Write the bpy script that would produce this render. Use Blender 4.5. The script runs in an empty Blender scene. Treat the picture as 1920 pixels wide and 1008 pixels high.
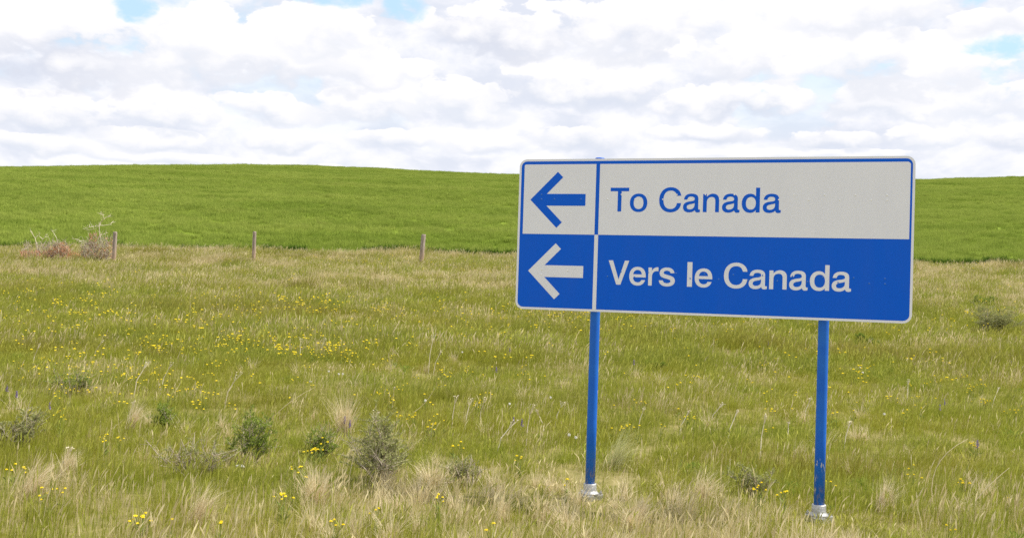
import bpy, bmesh, math, random
import numpy as np
from mathutils import Vector, Matrix
from mathutils.geometry import tessellate_polygon

# ------------------------------------------------------------------ camera
scene = bpy.context.scene
col = scene.collection
F, ROLL, PITCH, EYE = 1900.0, 0.0322, 0.0201, 1.64
fwd = Vector((0, math.cos(PITCH), math.sin(PITCH)))
up0 = Vector((0, -math.sin(PITCH), math.cos(PITCH)))
rt0 = Vector((1, 0, 0))
RT = math.cos(ROLL) * rt0 + math.sin(ROLL) * up0
UP = -math.sin(ROLL) * rt0 + math.cos(ROLL) * up0
CAMP = Vector((0, 0, EYE))
cd = bpy.data.cameras.new('camera')
cd.sensor_width = 36
cd.lens = 36 * F / 1920
cd.clip_end = 4000
cam = bpy.data.objects.new('camera', cd)
cam.matrix_world = Matrix(((RT.x, UP.x, -fwd.x, 0), (RT.y, UP.y, -fwd.y, 0), (RT.z, UP.z, -fwd.z, EYE), (0, 0, 0, 1)))
col.objects.link(cam)
scene.camera = cam

def ray(px, py):
    return (fwd * F + RT * (px - 960) + UP * (504 - py)).normalized()

# ------------------------------------------------------------------ sun
SUN_EL, SUN_AZ = math.radians(57), math.radians(86)      # azimuth from +Y towards +X
sd = Vector((math.sin(SUN_AZ) * math.cos(SUN_EL), math.cos(SUN_AZ) * math.cos(SUN_EL), math.sin(SUN_EL)))
sl = bpy.data.lights.new('sun', 'SUN')
sl.energy = 4.6
sl.angle = math.radians(0.55)
sl.color = (1.0, 0.95, 0.87)
so = bpy.data.objects.new('sun', sl)
so.rotation_euler = sd.to_track_quat('Z', 'Y').to_euler()
so.location = (20, 0, 40)
col.objects.link(so)

scene.view_settings.view_transform = 'Standard'
scene.view_settings.look = 'None'
scene.view_settings.gamma = 1
scene.view_settings.use_curve_mapping = False
scene.view_settings.exposure = 0.4
scene.render.engine = 'CYCLES'
scene.cycles.max_bounces = 6
scene.cycles.diffuse_bounces = 3
scene.cycles.transmission_bounces = 3
scene.cycles.use_denoising = False

# ------------------------------------------------------------------ world: blue sky with broken cumulus
world = bpy.data.worlds.new('World')
scene.world = world
world.use_nodes = True
wt = world.node_tree
wt.nodes.clear()
WN, WL = wt.nodes, wt.links

def setin(tree, sock, v):
    if isinstance(v, bpy.types.NodeSocket):
        tree.links.new(v, sock)
    elif v is not None:
        sock.default_value = v

def M(tree, op, a, b=None, c=None, clamp=False):
    n = tree.nodes.new('ShaderNodeMath')
    n.operation = op
    n.use_clamp = clamp
    setin(tree, n.inputs[0], a)
    setin(tree, n.inputs[1], b)
    setin(tree, n.inputs[2], c)
    return n.outputs[0]

def MR(tree, v, a, b, c=0.0, d=1.0, kind='SMOOTHSTEP'):
    n = tree.nodes.new('ShaderNodeMapRange')
    n.interpolation_type = kind
    setin(tree, n.inputs[0], v)
    for i, q in enumerate((a, b, c, d)):
        setin(tree, n.inputs[i + 1], q)
    return n.outputs[0]

def MIX(tree, f, a, b, blend='MIX'):
    n = tree.nodes.new('ShaderNodeMix')
    n.data_type = 'RGBA'
    n.blend_type = blend
    setin(tree, n.inputs[0], f)
    setin(tree, n.inputs[6], a)
    setin(tree, n.inputs[7], b)
    return n.outputs[2]

def NOISE(tree, vec, scale, detail=4, rough=0.5, dist=0.0, out=0):
    n = tree.nodes.new('ShaderNodeTexNoise')
    setin(tree, n.inputs['Vector'], vec)
    n.inputs['Scale'].default_value = scale
    n.inputs['Detail'].default_value = detail
    n.inputs['Roughness'].default_value = rough
    n.inputs['Distortion'].default_value = dist
    return n.outputs[out]

def VM(tree, op, a, b=None):
    n = tree.nodes.new('ShaderNodeVectorMath')
    n.operation = op
    setin(tree, n.inputs[0], a)
    setin(tree, n.inputs[1], b)
    return n.outputs[0]

SKY_STRENGTH = 0.1
sky = WN.new('ShaderNodeTexSky')
sky.sky_type = 'NISHITA'
sky.sun_disc = False
sky.sun_elevation = SUN_EL
sky.sun_rotation = SUN_AZ
sky.air_density = 1.0
sky.dust_density = 1.6
sky.ozone_density = 1.0
tc = WN.new('ShaderNodeTexCoord')
D = tc.outputs['Generated']
sep = WN.new('ShaderNodeSeparateXYZ')
WL.new(D, sep.inputs[0])
dx, dy, dz = sep.outputs
az = M(wt, 'ARCTAN2', dx, dy)
el = M(wt, 'ARCSINE', dz)
Ds = VM(wt, 'MULTIPLY', D, (1.0, 1.0, 2.0))
nA = NOISE(wt, Ds, 9.0, 9, 0.58, 0.25)       # billows
nB = NOISE(wt, Ds, 3.2, 7, 0.55, 0.2)        # masses
nC = NOISE(wt, VM(wt, 'ADD', Ds, (0.0, 0.0, -0.05)), 9.0, 6, 0.55, 0.25)
nF = NOISE(wt, Ds, 34.0, 6, 0.6, 0.3)
cA = M(wt, 'SUBTRACT', nA, 0.5)
cB = M(wt, 'SUBTRACT', nB, 0.5)
cF = M(wt, 'SUBTRACT', nF, 0.5)
cG = M(wt, 'SUBTRACT', NOISE(wt, VM(wt, 'MULTIPLY', D, (1.0, 1.0, 1.7)), 21.0, 5, 0.55, 0.3), 0.5)
vor = WN.new('ShaderNodeTexVoronoi')
vor.feature = 'SMOOTH_F1'
vor.inputs['Scale'].default_value = 30.0
vor.inputs['Smoothness'].default_value = 0.35
WL.new(VM(wt, 'ADD', VM(wt, 'MULTIPLY', D, (1.0, 1.0, 1.5)), VM(wt, 'MULTIPLY', NOISE(wt, D, 18.0, 4, 0.6, 0.0, 1), (0.05, 0.05, 0.05))), vor.inputs['Vector'])
puff = M(wt, 'SUBTRACT', 0.45, vor.outputs['Distance'])
K = 1.0 / SKY_STRENGTH

def kc(r, g, b, s=1.0):
    return (r * K * s, g * K * s, b * K * s, 1.0)

blue = MIX(wt, 1.0, sky.outputs[0], (1.15, 1.35, 1.5, 1), 'MULTIPLY')
blue = MIX(wt, 0.72, blue, kc(0.50, 0.70, 0.82))
AE = WN.new('ShaderNodeCombineXYZ')
WL.new(az, AE.inputs[0]); WL.new(el, AE.inputs[1])
AE = AE.outputs[0]
# general broken cloud all round
cover = MR(wt, M(wt, 'ADD', nB, M(wt, 'MULTIPLY', cA, 0.5)), 0.30, 0.44)
rel = M(wt, 'SUBTRACT', nA, nC)               # heaps are paler above than below
tone = MR(wt, M(wt, 'ADD', M(wt, 'MULTIPLY', rel, 2.0), M(wt, 'MULTIPLY', cB, -1.0)), -0.35, 0.16)
ccol = MIX(wt, tone, kc(0.60, 0.63, 0.71), kc(0.77, 0.77, 0.80))
cover = M(wt, 'MAXIMUM', cover, M(wt, 'SUBTRACT', 1.0, MR(wt, el, 0.12, 0.30)))
color = MIX(wt, cover, blue, ccol)

def blob(px, py, hw, hh):
    d = ray(px, py)
    a0, e0 = math.atan2(d.x, d.y), math.asin(d.z)
    n = WN.new('ShaderNodeVectorMath')
    n.operation = 'MULTIPLY_ADD'
    WL.new(AE, n.inputs[0])
    n.inputs[1].default_value = (F / hw, F / hh, 0)
    n.inputs[2].default_value = (-a0 * F / hw, -e0 * F / hh, 0)
    return n.outputs[0]

def vdot(a, b):
    n = WN.new('ShaderNodeVectorMath')
    n.operation = 'DOT_PRODUCT'
    setin(wt, n.inputs[0], a); setin(wt, n.inputs[1], b)
    return n.outputs['Value']

# cumulus heaps, the far low ones first: px, py, half width, half height, base greyness
CLOUDS = [
    (330, 298, 300, 12, .35), (1500, 290, 300, 12, .4),
    (60, 270, 130, 22, .6), (290, 262, 130, 26, .6), (540, 268, 130, 26, .6), (740, 262, 120, 28, .5), (920, 270, 110, 24, .5),
    (1080, 258, 140, 30, .7), (1330, 252, 130, 22, .9), (1570, 262, 140, 24, .7), (1755, 258, 90, 36, .4), (1890, 258, 80, 32, .8),
    (80, 212, 150, 44, .7), (320, 215, 130, 42, .55), (500, 205, 110, 40, .5), (700, 200, 150, 50, .55), (870, 190, 150, 52, .45),
    (1090, 168, 230, 54, .75), (1380, 190, 170, 40, .9), (1640, 190, 200, 46, .6), (1860, 190, 130, 54, .4),
    (90, 85, 220, 92, 1.1), (600, 128, 240, 54, .5), (420, 88, 300, 92, .5), (610, 62, 120, 58, .25),
    (930, 60, 190, 62, 1.2), (1200, 52, 200, 72, .6), (1400, 110, 140, 58, .5), (1640, 120, 210, 76, .5), (1800, 140, 120, 44, .3), (1620, 25, 190, 52, .5), (1870, 42, 110, 30, .4),
]
edgeN = M(wt, 'MULTIPLY_ADD', cA, 2.0, M(wt, 'MULTIPLY_ADD', cG, 2.2, M(wt, 'MULTIPLY_ADD', puff, 1.0, M(wt, 'MULTIPLY_ADD', cF, 1.5, 0.95))))
toneN = M(wt, 'MULTIPLY_ADD', cG, 1.5, M(wt, 'MULTIPLY_ADD', puff, 0.8, M(wt, 'MULTIPLY_ADD', cF, 1.0, M(wt, 'MULTIPLY', cA, 1.6))))
for (px, py, hw, hh, g) in CLOUDS:
    v = blob(px, py, hw, hh)
    f = M(wt, 'SUBTRACT', edgeN, vdot(v, v))
    e = vdot(v, (0, 1, 0))
    al = MR(wt, f, 0.0, MR(wt, e, -0.6, 0.5, 0.9, 0.20, 'LINEAR'), 0.0, 0.95)
    sh = MR(wt, M(wt, 'ADD', toneN, e), -0.95, 0.40)
    lowb = .03 if py > 150 else 0.0
    base = kc(0.665 - lowb - 0.16 * g, 0.685 - .5 * lowb - 0.145 * g, 0.735 - 0.10 * g)
    c = MIX(wt, sh, base, kc(0.80, 0.79, 0.80))
    color = MIX(wt, al, color, c)
# rifts of clear sky between the heaps
rift = None
riftN = M(wt, 'MULTIPLY_ADD', cG, 3.2, M(wt, 'MULTIPLY_ADD', cF, 2.2, M(wt, 'MULTIPLY_ADD', puff, 1.0, 0.85)))
for (px, py, hw, hh) in [(258, 12, 40, 30), (630, -6, 80, 20), (757, 2, 50, 46), (1885, 86, 66, 22), (1820, 0, 36, 14)]:
    v = blob(px, py, hw, hh)
    f = M(wt, 'SUBTRACT', riftN, vdot(v, v))
    rift = f if rift is None else M(wt, 'MAXIMUM', rift, f)
color = MIX(wt, MR(wt, rift, -0.25, 0.75, 0.0, 0.97), color, blue)
bg = WN.new('ShaderNodeBackground')
bg.inputs['Strength'].default_value = SKY_STRENGTH
WL.new(color, bg.inputs['Color'])
wo = WN.new('ShaderNodeOutputWorld')
WL.new(bg.outputs[0], wo.inputs['Surface'])
world.cycles.sampling_method = 'MANUAL'
world.cycles.sample_map_resolution = 512

# ------------------------------------------------------------------ helpers
def tag(o, label=None, cat=None, group=None, kind=None):
    if label: o['label'] = label
    if cat: o['category'] = cat
    if group: o['group'] = group
    if kind: o['kind'] = kind
    return o

def link(o, parent=None):
    col.objects.link(o)
    if parent is not None:
        o.parent = parent
    return o

def empty(name, loc, rz=0.0):
    o = bpy.data.objects.new(name, None)
    o.empty_display_size = 0.1
    o.location = loc
    o.rotation_euler = (0, 0, rz)
    return link(o)

class MB:
    """collects vertices and faces for one mesh"""
    def __init__(self):
        self.v, self.f, self.c = [], [], []
    def add(self, vs, fs, c=None):
        n = len(self.v)
        self.v += [tuple(p) for p in vs]
        self.f += [tuple(i + n for i in q) for q in fs]
        self.c += [c or (0.5, 0.5, 0.5, 1)] * len(vs) if not isinstance(c, list) else c
    def tube(self, pts, rads, n=5, cap=True, c=None):
        pts = [Vector(p) for p in pts]
        rings = []
        for i, p in enumerate(pts):
            t = (pts[min(i + 1, len(pts) - 1)] - pts[max(i - 1, 0)])
            t = t.normalized() if t.length > 1e-9 else Vector((0, 0, 1))
            ref = Vector((0, 1, 0)) if abs(t.y) < 0.9 else Vector((1, 0, 0))
            a = t.cross(ref).normalized()
            b = t.cross(a)
            rings.append([p + (a * math.cos(2 * math.pi * k / n) + b * math.sin(2 * math.pi * k / n)) * rads[i] for k in range(n)])
        vs = [q for r in rings for q in r]
        fs = []
        for i in range(len(pts) - 1):
            for k in range(n):
                fs.append((i * n + k, i * n + (k + 1) % n, (i + 1) * n + (k + 1) % n, (i + 1) * n + k))
        if cap:
            fs.append(tuple(range(n - 1, -1, -1)))
            fs.append(tuple(len(vs) - n + k for k in range(n)))
        self.add(vs, fs, c)
    def mesh(self, name, mat, smooth=False, attr=False):
        me = bpy.data.meshes.new(name)
        me.from_pydata(self.v, [], self.f)
        if attr:
            a = me.color_attributes.new('tint', 'FLOAT_COLOR', 'POINT')
            a.data.foreach_set('color', np.array(self.c, dtype=np.float32).ravel())
        for m in (mat if isinstance(mat, (list, tuple)) else [mat]):
            me.materials.append(m)
        if smooth:
            me.polygons.foreach_set('use_smooth', [True] * len(me.polygons))
        me.update()
        return me
    def build(self, name, mat, parent=None, smooth=False, attr=False):
        return link(bpy.data.objects.new(name, self.mesh(name, mat, smooth, attr)), parent)

def new_mat(name):
    m = bpy.data.materials.new(name)
    m.use_nodes = True
    t = m.node_tree
    t.nodes.clear()
    return m, t

def principled(name, colour, rough=0.5, metal=0.0, spec=0.5, bump=None, setup=None):
    m, t = new_mat(name)
    p = t.nodes.new('ShaderNodeBsdfPrincipled')
    o = t.nodes.new('ShaderNodeOutputMaterial')
    t.links.new(p.outputs[0], o.inputs[0])
    setin(t, p.inputs['Base Color'], (*colour, 1) if len(colour) == 3 else colour)
    p.inputs['Roughness'].default_value = rough
    p.inputs['Metallic'].default_value = metal
    p.inputs['Specular IOR Level'].default_value = spec
    if setup:
        setup(t, p)
    return m

def leafy(name, fn, trans=0.35):
    """diffuse + translucent thin leaf; fn(tree) gives the colour socket"""
    m, t = new_mat(name)
    c = fn(t)
    d = t.nodes.new('ShaderNodeBsdfDiffuse')
    r = t.nodes.new('ShaderNodeBsdfTranslucent')
    mx = t.nodes.new('ShaderNodeMixShader')
    o = t.nodes.new('ShaderNodeOutputMaterial')
    setin(t, d.inputs[0], c)
    setin(t, r.inputs[0], c)
    mx.inputs[0].default_value = trans
    t.links.new(d.outputs[0], mx.inputs[1])
    t.links.new(r.outputs[0], mx.inputs[2])
    t.links.new(mx.outputs[0], o.inputs[0])
    return m

def attr_rgb(t, name='tint'):
    a = t.nodes.new('ShaderNodeAttribute')
    a.attribute_name = name
    s = t.nodes.new('ShaderNodeSeparateColor')
    t.links.new(a.outputs['Color'], s.inputs[0])
    return s.outputs[0], s.outputs[1], s.outputs[2]

def wpos(t):
    return t.nodes.new('ShaderNodeNewGeometry').outputs['Position']

# ------------------------------------------------------------------ terrain
KN = [(-3000, -6), (-60, -.6), (-10, 0), (0, 0), (9.5, 0), (15, .28), (25, 1.02), (40, 2.26), (47, 3.0), (80, 8.2), (120, 14.2), (150, 18.4), (162, 20.0), (176, 21.2), (200, 21.4), (260, 17), (400, 9), (3000, 5)]
_ty = np.arange(-80, 420, 0.5)
_tz = np.interp(_ty, *zip(*KN))
_k = np.hanning(19); _k /= _k.sum()
_tz = np.convolve(np.pad(_tz, 9, mode='edge'), _k, mode='valid')
CX, CZ = zip(*[(-200, -5.0), (-82, -1.75), (-62, -.7), (-43, 0.0), (-22, .05), (-8, -.05), (0, -.05), (40, .9), (66, 1.15), (82, 1.95), (200, 4)])

def sstep(a, b, x):
    t = np.clip((x - a) / (b - a), 0, 1)
    return t * t * (3 - 2 * t)

def height(x, y):
    x = np.asarray(x, float); y = np.asarray(y, float)
    z = np.where((y > -79) & (y < 419), np.interp(y, _ty, _tz), np.interp(y, *zip(*KN)))
    z = z + 0.011 * np.clip(x, -40, 40) * sstep(14, 40, y) * (1 - sstep(60, 140, y))
    z = z + np.interp(x, CX, CZ) * sstep(55, 150, y)
    und = 0.05 * np.sin(x * .55 + 1.3) * np.sin(y * .47 + .4) + 0.03 * np.sin(x * 1.1 + y * .8) + .02 * np.sin(x * 2.3 - y * 1.7)
    z = z + und * sstep(9.5, 14, y) + .22 * np.sin(x * .11 + y * .05) * np.sin(y * .09 + 2) * sstep(55, 80, y)
    return z

def hz(x, y):
    return float(height(x, y))

def ground_at(px, py):
    """where the sight line through a photograph pixel meets the terrain"""
    d = ray(px, py)
    t = np.concatenate([np.arange(3, 60, .02), np.arange(60, 400, .25)])
    P = np.array(CAMP)[None, :] + t[:, None] * np.array(d)[None, :]
    below = np.nonzero(P[:, 2] <= height(P[:, 0], P[:, 1]))[0]
    i = below[0] if len(below) else len(t) - 1
    return Vector((P[i, 0], P[i, 1], hz(P[i, 0], P[i, 1])))

EDGE = [ground_at(x, y) for x, y in ((0, 466), (230, 469), (450, 473), (700, 476), (967, 480), (1720, 497), (1919, 499))]
EX = [-60, EDGE[0].x] + [p.x for p in EDGE[1:]] + [60]
EY = [EDGE[0].y] + [p.y for p in EDGE] + [EDGE[-1].y]

def edge_y(x):
    return np.interp(x, EX, EY) + .22 * np.sin(np.asarray(x) * .9) + .12 * np.sin(np.asarray(x) * 2.7)

print('EDGE', [tuple(round(c, 1) for c in p) for p in EDGE])

# ------------------------------------------------------------------ meadow colour fields, shared by ground and grass
def dry_field(t, p):
    """0 = fresh, 1 = full of last year's straw; patches of its own shape"""
    sx = t.nodes.new('ShaderNodeSeparateXYZ')
    t.links.new(p, sx.inputs[0])
    y = sx.outputs[1]
    near = MR(t, y, 9.2, 7.4, 0.0, 0.22)
    far = MR(t, y, 26.0, 32.0, 0.0, 0.20)
    n1 = NOISE(t, VM(t, 'MULTIPLY', p, (0.6, 0.9, 0.0)), 1.0, 4, 0.6)
    n2 = NOISE(t, VM(t, 'MULTIPLY', p, (0.13, 0.2, 0.0)), 1.0, 3, 0.5)
    d = M(t, 'ADD', MR(t, n1, 0.36, 0.66, -0.26, 0.38, 'LINEAR'), MR(t, n2, 0.4, 0.65, -0.05, 0.16, 'LINEAR'))
    return M(t, 'ADD', d, M(t, 'ADD', M(t, 'ADD', near, far), 0.0), clamp=True)

def grass_colour(t):
    p = wpos(t)
    r, h, q = attr_rgb(t)
    dry = dry_field(t, p)
    n = NOISE(t, VM(t, 'MULTIPLY', p, (0.35, 0.5, 0.0)), 1.0, 4, 0.55)
    n2 = NOISE(t, VM(t, 'MULTIPLY', p, (1.7, 1.7, 0.0)), 1.0, 3, 0.55)
    lo = MIX(t, MR(t, n, 0.35, 0.65), (0.26, 0.25, 0.026, 1), (0.17, 0.225, 0.024, 1))
    hi = MIX(t, MR(t, n2, 0.35, 0.7), (0.39, 0.45, 0.055, 1), (0.47, 0.465, 0.075, 1))
    g = MIX(t, q, lo, hi)
    n3 = NOISE(t, VM(t, 'MULTIPLY', p, (0.10, 0.30, 0.0)), 1.0, 4, 0.6)
    g = MIX(t, MR(t, n3, 0.50, 0.68, 0.0, 0.55), g, (0.27, 0.215, 0.045, 1))
    s = MIX(t, q, (0.50, 0.40, 0.21, 1), (0.86, 0.75, 0.48, 1))
    isdry = MR(t, M(t, 'SUBTRACT', dry, r), -0.02, 0.02)
    c = MIX(t, isdry, g, s)
    tip = M(t, 'MULTIPLY', MR(t, h, 0.55, 1.0), 0.24)
    return MIX(t, tip, c, (0.50, 0.45, 0.17, 1))

def crop_colour(t):
    p = wpos(t)
    r, h, q = attr_rgb(t)
    n = NOISE(t, VM(t, 'MULTIPLY', p, (0.05, 0.16, 0.0)), 1.0, 6, 0.65)
    n2 = NOISE(t, VM(t, 'MULTIPLY', p, (0.5, 1.4, 0.0)), 1.0, 4, 0.6)
    c = MIX(t, MR(t, n, 0.33, 0.62), (0.21, 0.285, 0.042, 1), (0.355, 0.41, 0.09, 1))
    c = MIX(t, MR(t, n2, 0.42, 0.70, 0.0, 0.45), c, (0.21, 0.30, 0.04, 1))
    n4 = NOISE(t, VM(t, 'MULTIPLY', p, (0.018, 0.05, 0.0)), 1.0, 4, 0.6)
    c = MIX(t, MR(t, n4, 0.48, 0.66, 0.0, 0.45), c, (0.17, 0.25, 0.035, 1))
    c = MIX(t, MR(t, NOISE(t, VM(t, 'MULTIPLY', p, (0.2, 0.5, 0.0)), 1.0, 3, 0.5), 0.66, 0.74, 0.0, 0.35), c, (0.48, 0.45, 0.14, 1))
    return MIX(t, M(t, 'MULTIPLY', q, 0.5), c, (0.36, 0.43, 0.09, 1))

MAT_GRASS = leafy('grass_blades', grass_colour, 0.38)
MAT_CROP = leafy('crop_leaves', crop_colour, 0.35)

def ground_setup(t, pn):
    p = wpos(t)
    a = t.nodes.new('ShaderNodeAttribute'); a.attribute_name = 'crop'
    n = NOISE(t, p, 6.0, 5, 0.65)
    soil = MIX(t, MR(t, n, 0.3, 0.7), (0.15, 0.14, 0.04, 1), (0.26, 0.22, 0.09, 1))
    n2 = NOISE(t, VM(t, 'MULTIPLY', p, (0.3, 0.9, 0.3)), 1.0, 6, 0.65)
    crop = MIX(t, MR(t, n2, 0.35, 0.65), (0.14, 0.20, 0.02, 1), (0.2, 0.27, 0.03, 1))
    c = MIX(t, a.outputs['Fac'], soil, crop)
    t.links.new(c, pn.inputs['Base Color'])
    b = t.nodes.new('ShaderNodeBump')
    b.inputs['Strength'].default_value = 0.6
    b.inputs['Distance'].default_value = 0.05
    t.links.new(NOISE(t, p, 9.0, 5, 0.7), b.inputs['Height'])
    t.links.new(b.outputs[0], pn.inputs['Normal'])

MAT_GROUND = principled('meadow_soil', (0.15, 0.13, 0.05), 0.95, spec=0.1, setup=ground_setup)
xs = np.concatenate([[-2500, -1200, -600, -350, -220, -160], np.arange(-120, -30, 2.0), np.arange(-30, 30, .5), np.arange(30, 121, 2.0), [160, 220, 350, 600, 1200, 2500]])
ys = np.concatenate([[-2500, -1000, -400, -150, -60, -30, -15, -8], np.arange(0, 52, .5), np.arange(52, 210, 2.0), [220, 240, 260, 300, 350, 400, 500, 700, 1200, 2800]])
GX, GY = np.meshgrid(xs, ys)
GZ = height(GX, GY)
nx, ny = len(xs), len(ys)
me = bpy.data.meshes.new('ground')
idx = np.arange(nx * ny).reshape(ny, nx)
quads = np.stack([idx[:-1, :-1], idx[:-1, 1:], idx[1:, 1:], idx[1:, :-1]], -1).reshape(-1, 4)
me.from_pydata(np.stack([GX, GY, GZ], -1).reshape(-1, 3).tolist(), [], quads.tolist())
at = me.attributes.new('crop', 'FLOAT', 'POINT')
at.data.foreach_set('value', (sstep(0.0, .6, GY - edge_y(GX))).ravel().astype(np.float32))
me.materials.append(MAT_GROUND)
me.polygons.foreach_set('use_smooth', [True] * len(me.polygons))
tag(link(bpy.data.objects.new('ground', me)), kind='structure')

# ------------------------------------------------------------------ road sign
S = EYE / 1.6
SX, SY, YAW = 0.0352 * S, 7.9632 * S, -0.3131
W, H, Z0 = 2.904 * S, 1.1724 * S, 1.4507 * S
PA, PB = 0.6269 * S, 2.316 * S
U = Vector((math.cos(YAW), math.sin(YAW), 0)); NRM = Vector((-math.sin(YAW), math.cos(YAW), 0))
ORG = Vector((SX, SY, 0))

def on_sign(px, py):
    d = ray(px, py)
    t = (ORG - CAMP).dot(NRM) / d.dot(NRM)
    q = CAMP + d * t - ORG
    return q.dot(U), q.z - Z0

BLUE, GREY = (0.001, 0.112, 0.70), (0.795, 0.805, 0.875)

def sheet_setup(base, amt):
    def fn(t, p):
        pos = t.nodes.new('ShaderNodeTexCoord').outputs['Object']
        n = NOISE(t, VM(t, 'MULTIPLY', pos, (1.0, 1.0, 0.35)), 7.0, 6, 0.7)
        n2 = NOISE(t, pos, 90.0, 3, 0.6)
        c = MIX(t, MR(t, n, 0.35, 0.75, 0.0, amt), (*base, 1), (base[0] * .9 + .012, base[1] * .9 + .012, base[2] * .92 + .012, 1))
        t.links.new(c, p.inputs['Base Color'])
        t.links.new(MR(t, n2, 0.3, 0.7, 0.36, 0.5, 'LINEAR'), p.inputs['Roughness'])
        b = t.nodes.new('ShaderNodeBump')
        b.inputs['Strength'].default_value = 0.12
        b.inputs['Distance'].default_value = 0.01
        t.links.new(NOISE(t, pos, 2.2, 2, 0.5), b.inputs['Height'])
        t.links.new(b.outputs[0], p.inputs['Normal'])
    return fn

MAT_BLUE = principled('blue_sheeting', BLUE, 0.42, spec=0.14, setup=sheet_setup(BLUE, .5))
MAT_WHITE = principled('pale_grey_sheeting', GREY, 0.45, spec=0.35, setup=sheet_setup(GREY, .45))

def galv_setup(t, p):
    pos = t.nodes.new('ShaderNodeTexCoord').outputs['Object']
    v = t.nodes.new('ShaderNodeTexVoronoi'); v.inputs['Scale'].default_value = 60
    t.links.new(pos, v.inputs['Vector'])
    c = MIX(t, MR(t, v.outputs['Distance'], 0, .6), (0.62, 0.62, 0.60, 1), (0.42, 0.42, 0.41, 1))
    c = MIX(t, MR(t, NOISE(t, pos, 14, 5, .7), .5, .7, 0, .5), c, (0.30, 0.27, 0.23, 1))
    t.links.new(c, p.inputs['Base Color'])
    t.links.new(MR(t, NOISE(t, pos, 40, 4, .7), .3, .7, .35, .65, 'LINEAR'), p.inputs['Roughness'])

MAT_GALV = principled('galvanised_steel', (0.55, 0.55, 0.54), 0.5, metal=0.75, setup=galv_setup)

def post_setup(lo, hi):
    def fn(t, p):
        pos = t.nodes.new('ShaderNodeTexCoord').outputs['Object']
        n = NOISE(t, VM(t, 'MULTIPLY', pos, (1, 1, .3)), 60, 4, .65)
        n3 = NOISE(t, VM(t, 'MULTIPLY', pos, (3, 3, 1)), 3.0, 3, .5)
        chip = M(t, 'MULTIPLY', MR(t, n, lo, lo + .03), MR(t, n3, hi, hi + .06))
        c = MIX(t, MR(t, NOISE(t, pos, 5, 4, .6), .3, .7, 0, .7), (0.004, 0.11, 0.56, 1), (0.014, 0.15, 0.58, 1))
        c = MIX(t, chip, c, (0.55, 0.55, 0.56, 1))
        sx = t.nodes.new('ShaderNodeSeparateXYZ'); t.links.new(pos, sx.inputs[0])
        mud = M(t, 'MULTIPLY', MR(t, sx.outputs[2], .42, .12), MR(t, n, .45, .65, 0, .55))
        c = MIX(t, mud, c, (0.33, 0.25, 0.17, 1))
        t.links.new(c, p.inputs['Base Color'])
        t.links.new(MR(t, n3, .3, .7, .36, .6, 'LINEAR'), p.inputs['Roughness'])
    return fn

MAT_POST = principled('blue_post_paint', BLUE, 0.45, spec=0.3, setup=post_setup(.68, .56))
MAT_POST_CHIPPED = principled('chipped_blue_post_paint', BLUE, 0.45, spec=0.3, setup=post_setup(.59, .50))

def rrect(u0, v0, u1, v1, r, n=7):
    """rounded rectangle, counter-clockwise; r = radii at (bl, br, tr, tl)"""
    if not isinstance(r, (tuple, list)): r = (r,) * 4
    out = []
    for (cx, cy, a0, rr) in ((u0 + r[0], v0 + r[0], 180, r[0]), (u1 - r[1], v0 + r[1], 270, r[1]), (u1 - r[2], v1 - r[2], 0, r[2]), (u0 + r[3], v1 - r[3], 90, r[3])):
        if rr <= 1e-6:
            out.append((cx, cy)); continue
        for k in range(n + 1):
            a = math.radians(a0 + 90 * k / n)
            out.append((cx + rr * math.cos(a), cy + rr * math.sin(a)))
    return out

def plate(name, loops, yb, yf, mat, parent, back=False):
    """a sheet whose face looks to -y: loops[0] is the outline, the rest are holes"""
    mb = MB()
    flat = [p for l in loops for p in l]
    tris = tessellate_polygon([[Vector((p[0], p[1], 0)) for p in l] for l in loops])
    n = len(flat)
    vs = [(u, yf, v) for u, v in flat]
    fs = []
    for tr in tris:
        a, b, c = (Vector(flat[i]) for i in tr)
        ccw = (b - a).cross(c - a) > 0
        fs.append(tuple(tr) if ccw else tuple(reversed(tr)))
    vs += [(u, yb, v) for u, v in flat]
    if back:
        fs += [tuple(i + n for i in reversed(f)) for f in fs]
    i0 = 0
    for l in loops:
        m = len(l)
        for k in range(m):
            a, b = i0 + k, i0 + (k + 1) % m
            fs.append((a, a + n, b + n, b))
        i0 += m
    mb.add(vs, fs)
    o = mb.build(name, mat, parent)
    return o

sign = empty('road_sign', ORG, YAW)
tag(sign, 'blue and pale grey bilingual road sign with left arrows on two blue posts', 'road sign')
panel = plate('sign_panel', [rrect(0, 0, W, H, .062)], .004, 0.0, MAT_WHITE, sign, back=True)
panel.location = (0, 0, Z0)
B = .0175                                     # pale outer margin
T1, T2, T3 = -.0007, -.0014, -.0021           # stacked sheeting
plate('blue_sheet', [rrect(B, B, W - B, H - B, .045)], 0, T1, MAT_BLUE, panel)
vmid = on_sign(1400, 444)[1]
ul = on_sign(982.2, 370)[0]
vt = on_sign(1400, 305.5)[1]
ud0 = on_sign(1116.6, 370)[0]; ud1 = on_sign(1123.6, 370)[0]
ur = on_sign(1706.5, 370)[0]
plate('pale_field', [rrect(ul, vmid, ud0, vt, (0, 0, 0, .014))], T1, T2, MAT_WHITE, panel)
plate('pale_field', [rrect(ud1, vmid, ur, vt, (0, 0, .022, 0))], T1, T2, MAT_WHITE, panel)
plate('pale_divider', [rrect(ud0 + .001, B, ud1 + .001, vmid, 0)], T1, T2, MAT_WHITE, panel)

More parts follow.
